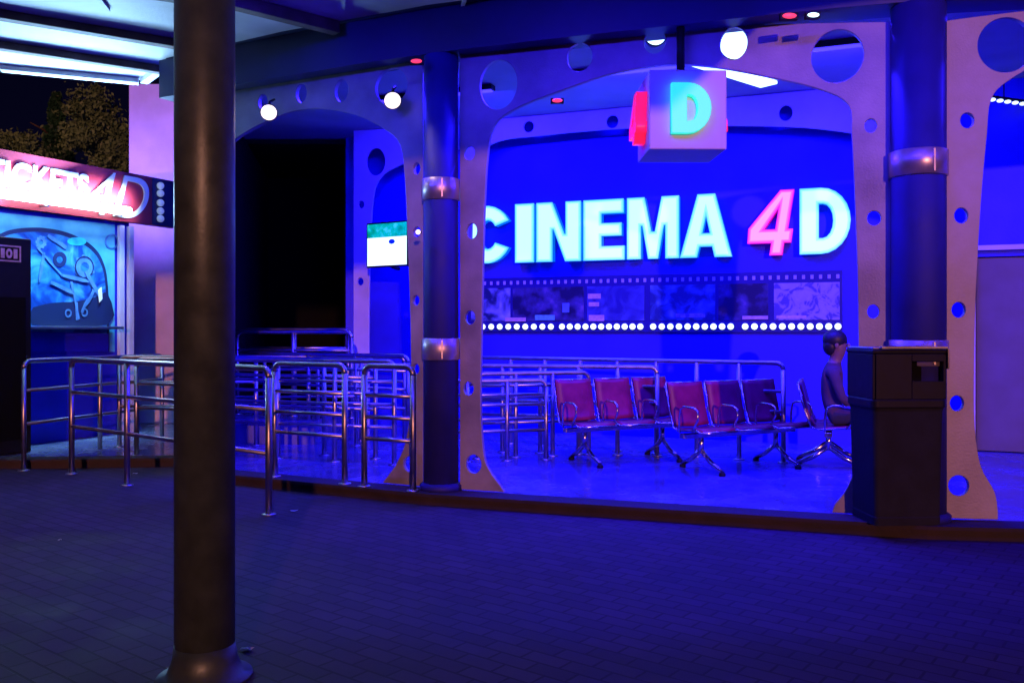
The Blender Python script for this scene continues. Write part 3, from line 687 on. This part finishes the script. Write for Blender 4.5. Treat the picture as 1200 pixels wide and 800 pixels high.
def xt(u0, v0, u1, v1, h, ex0=1.5, ex1=0.):
    a, b = hp(u0, v0, h), hp(u1, v1, h); d = (b-a).normalized(); a = a-d*ex0; b = b+d*ex1; return (a.x, a.y), (b.x, b.y)
a, b = xt(0, 27, 205, 60, CH-.10, 2.5, .25); beam(a, b, .10, .07, 'rust', 'purlin')
a, b = xt(0, 62, 205, 92, CH-.10, 2.0, .1); beam(a, b, .09, .07, 'rust', 'purlin')
a, b = xt(-30, -30, 180, 2, CH-.10, 2.5, .35); beam(a, b, .10, .07, 'rust', 'purlin')
a, b = xt(283, 12, 395, 40, CH-.10, 1.2, .0); beam(a, b, .10, .10, 'rust', 'purlin')
# bright edge gutter
beam((-8.8, 7.1), (-5.03, 8.70), .12, .05, 'canopy', 'edge_beam')
beam((-5.02, 8.705), (-3.86, 9.17), .12, .05, 'canopy', 'edge_beam')
beam((-3.80, 9.16), (-3.50, 8.78), .08, .05, 'canopy', 'edge_beam')
# thin seams between roof sheets
sm = MB()
for x0 in (-5.4, -4.45, -3.5, -2.55, -1.6, -.65, .3):
    sm.box((x0-.3, 4.9, CH-.012), (.03, 4.6, .016), rz=.18)
sm.to('sheet_seams', 'canopy', can)
# foreground pole
P0 = gp(240, 3.56)
pole = thing('steel_pole', 'thick dark round steel pole standing nearest on the paving', 'pole', tuple(P0))
MB().lathe([(.117, 0.02), (.117, CH-.01)], P0, 56).to('shaft', 'pole', pole)
MB().lathe([(.185, 0), (.185, .014), (.15, .02), (.126, .08), (.118, .14)], P0, 56).to('base_flange', 'pole', pole)
# ------------------------------------------------------------------ queue barriers
def barrier(a, b, label, h=1.07, rails=(.78, .47), nposts=2, base=0., group='steel queue barriers', r=.024, corner=.07):
    a = Vector((a[0], a[1], 0)); b = Vector((b[0], b[1], 0)); d = b-a; L = d.length
    t = thing('queue_barrier', label, 'barrier', (a.x, a.y, base), math.atan2(d.y, d.x), group)
    c = corner
    arc = lambda cx, cz, a0, a1: [(cx+c*math.cos(q), 0, cz+c*math.sin(q)) for q in [a0+(a1-a0)*i/5 for i in range(6)]]
    link('top_rail', MB().tube(arc(c, h-c, math.pi, math.pi/2) + arc(L-c, h-c, math.pi/2, 0), r).mesh('top_rail'), 'steel', t)
    for z in rails:
        link('rail', MB().tube([(.0, 0, z), (L, 0, z)], r*.72, 8).mesh('rail'), 'steel', t)
    n = nposts
    for i in range(n):
        x = L*i/(n-1); zz = h-c if i in (0, n-1) else h-.01
        p = link('post', MB().tube([(x, 0, .008), (x, 0, zz)], r, 12).mesh('post'), 'steel', t)
        link('foot', MB().lathe([(.055, 0), (.055, .008), (.03, .014)], (x, 0, 0), 20).mesh('foot'), 'steel', p)
    return t
g2 = lambda u, Z: tuple(gp(u, Z))[:2]
barrier(g2(28, 8.75), g2(190, 10.7), 'barrier at the far left running back from the black cabinet', 1.08, (.79, .46), 3)
barrier(g2(84, 8.55), g2(315, 6.68), 'long barrier passing behind the steel pole, with a foot on the paving', 1.10, (.79, .46), 4, r=.026)
barrier(g2(322, 7.85), g2(404, 7.48), 'short barrier right of the steel pole, before the dark entrance', 1.0, (.76, .58, .40), 2, PL+.012, r=.026)
barrier(g2(427, 7.36), g2(484, 7.16), 'short barrier touching the left blue column', 1.0, (.76, .58, .40), 2, PL+.012, r=.026)
barrier(g2(270, 10.4), g2(474, 10.5), 'middle of the platform barriers crossing below the television', .99, (.84, .7, .52), 5, PL)
barrier(g2(268, 9.7), g2(440, 9.0), 'second nearest platform barrier inside the narrow arch', 1.0, (.82, .66, .5), 4, PL)
barrier(g2(160, 9.2), g2(262, 8.95), 'barrier on the platform edge passing behind the steel pole', 1.0, (.75, .5), 3, PL)
barrier(g2(560, 9.0), g2(690, 9.3), 'low double barrier between the left blue column and the left seats', .86, (.74, .62, .36), 4, PL)
barrier(g2(140, 9.9), g2(300, 10.0), 'barrier on the platform before the ticket booth pillar', 1.0, (.72, .45), 3, PL)
barrier(g2(262, 11.2), g2(478, 9.6), 'barrier crossing the platform below the television', 1.02, (.86, .66, .45), 5, PL)
barrier(g2(262, 9.2), g2(462, 8.6), 'nearest platform barrier inside the narrow arch', 1.00, (.80, .58, .36), 4, PL)
barrier(g2(500, 8.7), g2(640, 8.95), 'barrier ending at the left seats, nearest of those in the widest arch', .80, (.66, .56, .42, .3), 4, PL)
barrier(g2(545, 9.55), g2(770, 9.2), 'middle barrier behind the left seats', .92, (.72, .55, .4), 6, PL)
barrier(g2(560, 10.4), g2(918, 8.75), 'long barrier along the back wall below the film strip banner', .98, (.70, .5), 9, PL)
barrier(g2(278, 11.0), g2(412, 10.5), 'barrier on the raised landing before the dark entrance', 1.02, (.8, .5), 3, .34)
barrier(g2(285, 12.1), g2(408, 11.9), 'rear barrier on the raised landing inside the dark entrance', 1.05, (.8, .5), 3, .34)

# ------------------------------------------------------------------ beam seating
def bench(n, loc, rz, label, group='chrome beam seating in red'):
    t = thing('bench_seat', label, 'bench seat', loc, rz, group); W = .45
    x0 = -(n-1)*W/2
    bm_ = MB().box((0, .02, .335), (n*W, .07, .045), bev=.006); link('beam', bm_.mesh('beam'), 'chrome', t)
    for i in range(n):
        x = x0+i*W; w = .198
        def panel(prof, name, m, wf=1.):
            mb = MB(); th_ = .022; bm = mb.bm; rows = []
            for j, (y, z) in enumerate(prof):
                rows.append([bm.verts.new((x+w*wf*s, y-.018*(s*s)*0, z+.012*s*s)) for s in (-1, -.6, 0, .6, 1)])
            for A, Bq in zip(rows, rows[1:]):
                for k in range(4): bm.faces.new((A[k], A[k+1], Bq[k+1], Bq[k])).smooth = True
            bmesh.ops.recalc_face_normals(bm, faces=bm.faces)
            r_ = bmesh.ops.solidify(bm, geom=bm.faces[:], thickness=th_)
            return link(name, mb.mesh(name), m, t)
        panel([(-.235, .375), (-.225, .40), (-.17, .415), (-.04, .40), (.10, .385), (.16, .395)], 'seat', 'red')
        panel([(.165, .40), (.19, .44), (.215, .52), (.245, .64), (.275, .76), (.285, .80)], 'backrest', 'red')
        fr = MB(); 
        for s in (-1, 1):
            xx = x+s*(w+.007)
            fr.tube([(xx, -.24, .385), (xx, -.17, .405), (xx, .10, .378), (xx, .17, .40), (xx, .225, .55), (xx, .29, .805)], .011, 8)
        fr.tube([(x-w-.007, .29, .805), (x+w+.007, .29, .805)], .011, 8); fr.tube([(x-w-.007, -.24, .385), (x+w+.007, -.24, .385)], .011, 8)
        link('frame', fr.mesh('frame'), 'chrome', t)
    for i in range(n+1):
        x = x0-W/2+i*W
        link('armrest', MB().tube([(x, .05, .36), (x, .05, .50), (x, .03, .585), (x, -.02, .61), (x, -.17, .605), (x, -.22, .58), (x, -.22, .50), (x, -.14, .39)], .0105, 8).mesh('armrest'), 'chrome', t)
    for x in (x0, -x0):
        lg = MB().tube([(x, .02, .33), (x, .02, .17)], .026, 12).tube([(x, .02, .2), (x, -.12, .10), (x, -.28, .035)], .022, 10).tube([(x, .02, .2), (x, .16, .10), (x, .30, .035)], .022, 10)
        L_ = link('leg', lg.mesh('leg'), 'chrome', t)
        for y in (-.28, .30): link('glide', MB().lathe([(.03, 0), (.03, .02), (.012, .04)], (x, y, 0), 14).mesh('glide'), 'blackg', L_)
    return t
bench(3, tuple(gp(733, 8.85, PL)), math.radians(24), 'left of the two red three seat benches facing the camera')
bench(3, tuple(gp(868, 8.4, PL)), math.radians(26), 'right of the two red three seat benches facing the camera')
bench(2, (3.10, 8.62, PL), math.radians(70), 'bench turned sideways under the seated person behind the bin', )

# ------------------------------------------------------------------ person
def skinned(name, verts, edges, radii, parent, m, root=0, sub=2):
    me = bpy.data.meshes.new(name); me.from_pydata(verts, edges, [])
    o = bpy.data.objects.new(name, me); COL.objects.link(o)
    md = o.modifiers.new('s', 'SKIN'); md.use_smooth_shade = True
    for i, r in enumerate(radii):
        rr = r if isinstance(r, tuple) else (r, r); me.skin_vertices[0].data[i].radius = rr
        me.skin_vertices[0].data[i].use_root = (i == root)
    s = o.modifiers.new('u', 'SUBSURF'); s.levels = sub; s.render_levels = sub
    dg = bpy.context.evaluated_depsgraph_get(); me2 = bpy.data.meshes.new_from_object(o.evaluated_get(dg))
    bpy.data.objects.remove(o); return me2
V = []; E = []; R = []
def jv(p, r, par=None):
    V.append(p); R.append(r); i = len(V)-1
    if par is not None: E.append((par, i))
    return i
# local: facing -Y, seat top at z 0
pel = jv((0, 0, .10), (.15, .115)); wa = jv((0, .0, .24), (.135, .10), pel); chn = jv((0, -.01, .40), (.165, .11), wa); shn = jv((0, -.02, .50), (.12, .085), chn)
nk = jv((0, -.04, .60), .055, shn); hd0 = jv((0, -.06, .67), .075, nk); hd1 = jv((0, -.065, .755), .092, hd0); hd2 = jv((0, -.06, .83), .07, hd1)
for s in (-1, 1):
    sh = jv((s*.17, -.02, .49), .055, shn); el = jv((s*.23, -.10, .24), .042, sh); wr = jv((s*.12, -.33, .15), .028, el); pm_ = jv((s*.10, -.39, .135), (.030, .018), wr)
    for k, (dx, ln) in enumerate(((-.028, .060), (-.010, .072), (.010, .066), (.028, .052))):
        f1 = jv((s*.10+dx, -.39-ln*.55, .134), .0095, pm_); jv((s*.10+dx, -.39-ln, .118), .0085, f1)
    th_ = jv((s*.10-s*.045, -.375, .14), .011, wr); jv((s*.10-s*.06, -.405, .13), .009, th_)
    hip = jv((s*.10, -.05, .075), .085, pel); kn = jv((s*.15, -.44, .07), .06, hip); an = jv((s*.15, -.46, -.31), .040, kn); jv((s*.16, -.60, -.365), (.042, .028), an)
ps = thing('person', 'person in a brown shirt sitting sideways, half hidden behind the litter bin', 'person', (3.02, 8.40, PL+.415), math.radians(72))
me = skinned('body', V, E, R, ps, 'shirt')
for k in ('shirt', 'skin', 'trouser'): me.materials.append(M[k])
for p in me.polygons:
    c = p.center; p.use_smooth = True
    if c.z > .585: p.material_index = 1
    elif c.y < -.325 and .1 < c.z and abs(c.x) < .18: p.material_index = 1
    elif c.z < .12 : p.material_index = 2
body = link('body', me, None, ps)
hm = MB(); hm.ball((0, -.035, .80), .112, (.92, 1.0, .88), 18); hm.ball((0, .0, .74), .092, (.98, .8, 1.0), 16)
link('hair', hm.mesh('hair'), 'hair', ps)
fc = MB(); fc.ball((0, -.158, .745), .018, (.8, 1, 1.4), 10); fc.ball((-.088, -.05, .75), .025, (.4, .8, 1.2), 10); fc.ball((.088, -.05, .75), .025, (.4, .8, 1.2), 10)
link('nose_and_ears', fc.mesh('nose_and_ears'), 'skin', ps)
ey = MB()
for s in (-1, 1): ey.ball((s*.033, -.140, .775), .011, (1, .7, .7), 8)
link('eyes', ey.mesh('eyes'), 'black', ps)
link('mouth', MB().ball((0, -.140, .705), .022, (1, .3, .22), 8).mesh('mouth'), 'red', ps)

# ------------------------------------------------------------------ litter bin
bc = gp(1049, 5.86+.22, PL+.012); W2 = .285; hb = 1.21
bn = thing('litter_bin', 'tall dark green litter bin with black hooded top on the kerb', 'litter bin', tuple(bc), math.radians(3)); bn.scale = (.87, .9, 1)
def rrect(w, d, r, n=6):
    pts = []
    for sx, sy, a0 in ((1, 1, 0), (-1, 1, 90), (-1, -1, 180), (1, -1, 270)):
        for i in range(n+1):
            a = math.radians(a0+90*i/n); pts.append((sx*(w-r)+r*math.cos(a), sy*(d-r)+r*math.sin(a)))
    return pts
def loft(secs):
    mb = MB(); rings = []
    for (w, d, r, z) in secs: rings.append([mb.bm.verts.new((x, y, z)) for x, y in rrect(w, d, r)])
    for A, Bq in zip(rings, rings[1:]):
        n = len(A)
        for k in range(n): mb.bm.faces.new((A[k], A[(k+1) % n], Bq[(k+1) % n], Bq[k]))
    mb.bm.faces.new(rings[0][::-1]); mb.bm.faces.new(rings[-1]); return mb
link('body', loft([(.262, .21, .04, 0), (.262, .21, .04, .05), (.258, .205, .035, .06), (.275, .22, .04, .76), (.282, .226, .04, .78)]).mesh('body'), 'bin', bn)
link('collar', loft([(.286, .23, .04, .782), (.292, .235, .045, .79), (.292, .235, .045, .83), (.286, .23, .04, .84)]).mesh('collar'), 'blackg', bn)
hd = MB()
hd.box((-.277, 0, .99), (.022, .44, .30), bev=.006); hd.box((.277, 0, .99), (.022, .44, .30), bev=.006); hd.box((0, .218, .99), (.53, .02, .30), bev=.004)
hd.box((-.125, -.218, .99), (.28, .02, .30), bev=.004); hd.box((.142, -.218, .90), (.25, .02, .12), bev=.004); hd.box((.142, -.218, 1.115), (.25, .02, .05), bev=.004); hd.box((0, 0, 1.155), (.585, .46, .03), bev=.012)
link('hood', hd.mesh('hood'), 'blackg', bn)
link('inner_liner', MB().box((.0, .02, .99), (.52, .34, .29)).mesh('inner_liner'), 'black', bn)
rm = MB().box((.03, -.236, 1.183), (.52, .018, .02), bev=.004); rm.box((.297, -.10, 1.11), (.012, .28, .14), bev=.004); rm.box((0, .01, 1.178), (.56, .44, .012), bev=.004)
link('metal_trim', rm.mesh('metal_trim'), 'steel', bn)

# ------------------------------------------------------------------ litter on the paving
for i, (u, v, lab) in enumerate(((290, 762, 'white paper scrap right of the steel pole base'), (70, 634, 'tiny paper scrap on the left paving'), (345, 600, 'crumpled scrap near the barrier foot'), (158, 556, 'paper scrap left of the steel pole by the kerb'))):
    Z = EYE*F/(v-HY); p = gp(u, Z, .004)
    mb = MB(); s = (.035, .014, .03, .03)[i]
    vs = [mb.bm.verts.new((s*math.cos(a)*random.uniform(.7, 1.2), .6*s*math.sin(a)*random.uniform(.7, 1.2), random.uniform(.0, .018))) for a in [k*math.pi/4 for k in range(8)]]
    c = mb.bm.verts.new((0, 0, .012))
    for k in range(8): mb.bm.faces.new((vs[k], vs[(k+1) % 8], c))
    bmesh.ops.solidify(mb.bm, geom=mb.bm.faces[:], thickness=.002)
    o = mb.to('paper_scrap', 'paper'); o.location = p; tagit(o, lab, 'litter')

# ------------------------------------------------------------------ trees beyond the booth
def leaves(mb, n, fn, size):
    for _ in range(n):
        c, nn = fn(); s = size*random.uniform(.6, 1.4)
        a = Vector((random.uniform(-1, 1), random.uniform(-1, 1), random.uniform(-1, 1))).normalized(); b = a.cross(Vector((random.uniform(-1, 1), random.uniform(-1, 1), random.uniform(-1, 1)))).normalized()
        c = Vector(c); mb.bm.faces.new([mb.bm.verts.new(c+a*s), mb.bm.verts.new(c+b*s*.5), mb.bm.verts.new(c-a*s*.8), mb.bm.verts.new(c-b*s*.5)])
def limbs(loc, h, r, n, spread, m='bark'):
    mb = MB().tube([loc, loc+Vector((.05, 0, h*.5)), loc+Vector((0, .1, h*.95))], r, 10, r*.25)
    for i in range(n):
        a = i*2.4; z = h*(.35+.55*i/n); mb.tube([loc+Vector((0, .05, z)), loc+Vector((math.cos(a)*spread*.5, math.sin(a)*spread*.5, z+spread*.3)), loc+Vector((math.cos(a)*spread, math.sin(a)*spread, z+spread*.45))], r*.3, 6, r*.08)
    return mb
def conifer(u, v, Z, w, label):
    loc = gp(u, Z); h = EYE-(v-HY)/F*Z; t = thing('conifer_tree', label, 'tree', tuple(loc))
    limbs(loc, h, .16, 8, w*.5).to('trunk', 'bark', t)
    def fn():
        k = random.random()**.7; z = h*(1-k*.85); a = random.uniform(0, 6.283)
        lay = .65+.35*((z*1.6) % 1); rr = w*(.08+.92*k)*lay*random.uniform(.55, 1.05)
        return (loc.x+rr*math.cos(a), loc.y+rr*math.sin(a), z-rr*.15), None
    mb = MB(); leaves(mb, 16000, fn, .08); mb.to('crown', 'leafd', t)
def broad(u, v, Z, cl, label, size=.06, n=1300):
    loc = gp(u, Z); h = EYE-(v-HY)/F*Z; t = thing('broadleaf_tree', label, 'tree', tuple(loc))
    limbs(loc, h*.85, .14, 7, 1.3).to('trunk', 'bark', t); mb = MB()
    for (du, vv, r) in cl:
        c = gp(u+du, Z+random.uniform(-.6, .6)); c.z = EYE-(vv-HY)/F*Z
        sub = [c+Vector((random.gauss(0, .55), random.gauss(0, .55), random.gauss(0, .55)))*r for _ in range(max(9, int(r*34)))]
        def fn():
            q = random.choice(sub); k = random.uniform(.05, .13)
            return q+Vector((random.gauss(0, k), random.gauss(0, k), random.gauss(0, k*.8))), None
        leaves(mb, n, fn, size)
    mb.to('crown', 'leafy', t)
conifer(66, 108, 24, 1.5, 'dark conifer rising above the ticket sign')
broad(115, 118, 22, [(-18, 125, .42), (-10, 142, .5), (5, 158, .55), (20, 152, .38), (30, 160, .3), (-2, 182, .55), (18, 186, .5), (32, 192, .4), (-20, 160, .35), (-5, 205, .9), (25, 215, .8)], 'yellow lit leafy tree right of the conifer')
broad(8, 168, 21, [(-10, 174, .35), (6, 170, .3), (22, 176, .35), (30, 184, .35), (-4, 192, .6), (14, 200, .7)], 'low yellowish tree left of the conifer', n=800)

# ------------------------------------------------------------------ world, sun, camera
w = bpy.data.worlds.new('World'); S.world = w; w.use_nodes = True; nt = w.node_tree
bg = nt.nodes['Background']; sky = nt.nodes.new('ShaderNodeTexSky'); sky.sky_type = 'NISHITA'; sky.sun_disc = False
EL, AZ = 7.5, 172.0                              # low warm light from behind the camera, standing in for a street lamp
sky.sun_elevation = math.radians(EL); sky.sun_rotation = math.radians(AZ)
tint = nt.nodes.new('ShaderNodeMix'); tint.data_type = 'RGBA'; tint.blend_type = 'MULTIPLY'; tint.inputs[0].default_value = 1; tint.inputs[7].default_value = (.22, .14, .9, 1)
nt.links.new(sky.outputs['Color'], tint.inputs[6]); nt.links.new(tint.outputs[2], bg.inputs['Color'])
bg.inputs['Strength'].default_value = .0022
sl = bpy.data.lights.new('street_lamp_sun', 'SUN'); sl.energy = 1.35; sl.angle = math.radians(.8); sl.color = (1., .34, .22)
so = bpy.data.objects.new('street_lamp_sun', sl); COL.objects.link(so)
sdir = Vector((math.sin(math.radians(AZ))*math.cos(math.radians(EL)), math.cos(math.radians(AZ))*math.cos(math.radians(EL)), math.sin(math.radians(EL))))
so.rotation_euler = (-sdir).to_track_quat('-Z', 'Y').to_euler(); so.location = (0, -5, 6)

cam = bpy.data.cameras.new('camera'); co = bpy.data.objects.new('camera', cam); COL.objects.link(co)
co.location = (0, 0, EYE); co.rotation_euler = (math.radians(90), 0, 0)
cam.sensor_fit = 'HORIZONTAL'; cam.sensor_width = 36; cam.lens = 36*F/1200; cam.shift_y = -(400-HY)/1200; cam.clip_end = 900; cam.clip_start = .05
S.camera = co
S.view_settings.view_transform = 'Standard'; S.view_settings.look = 'None'; S.view_settings.exposure = 0; S.view_settings.gamma = 1
S.render.engine = 'CYCLES'
S.cycles.use_denoising = True; S.cycles.max_bounces = 8; S.cycles.diffuse_bounces = 4; S.cycles.glossy_bounces = 4
S.cycles.sample_clamp_indirect = 6; S.cycles.caustics_reflective = False; S.cycles.caustics_refractive = False
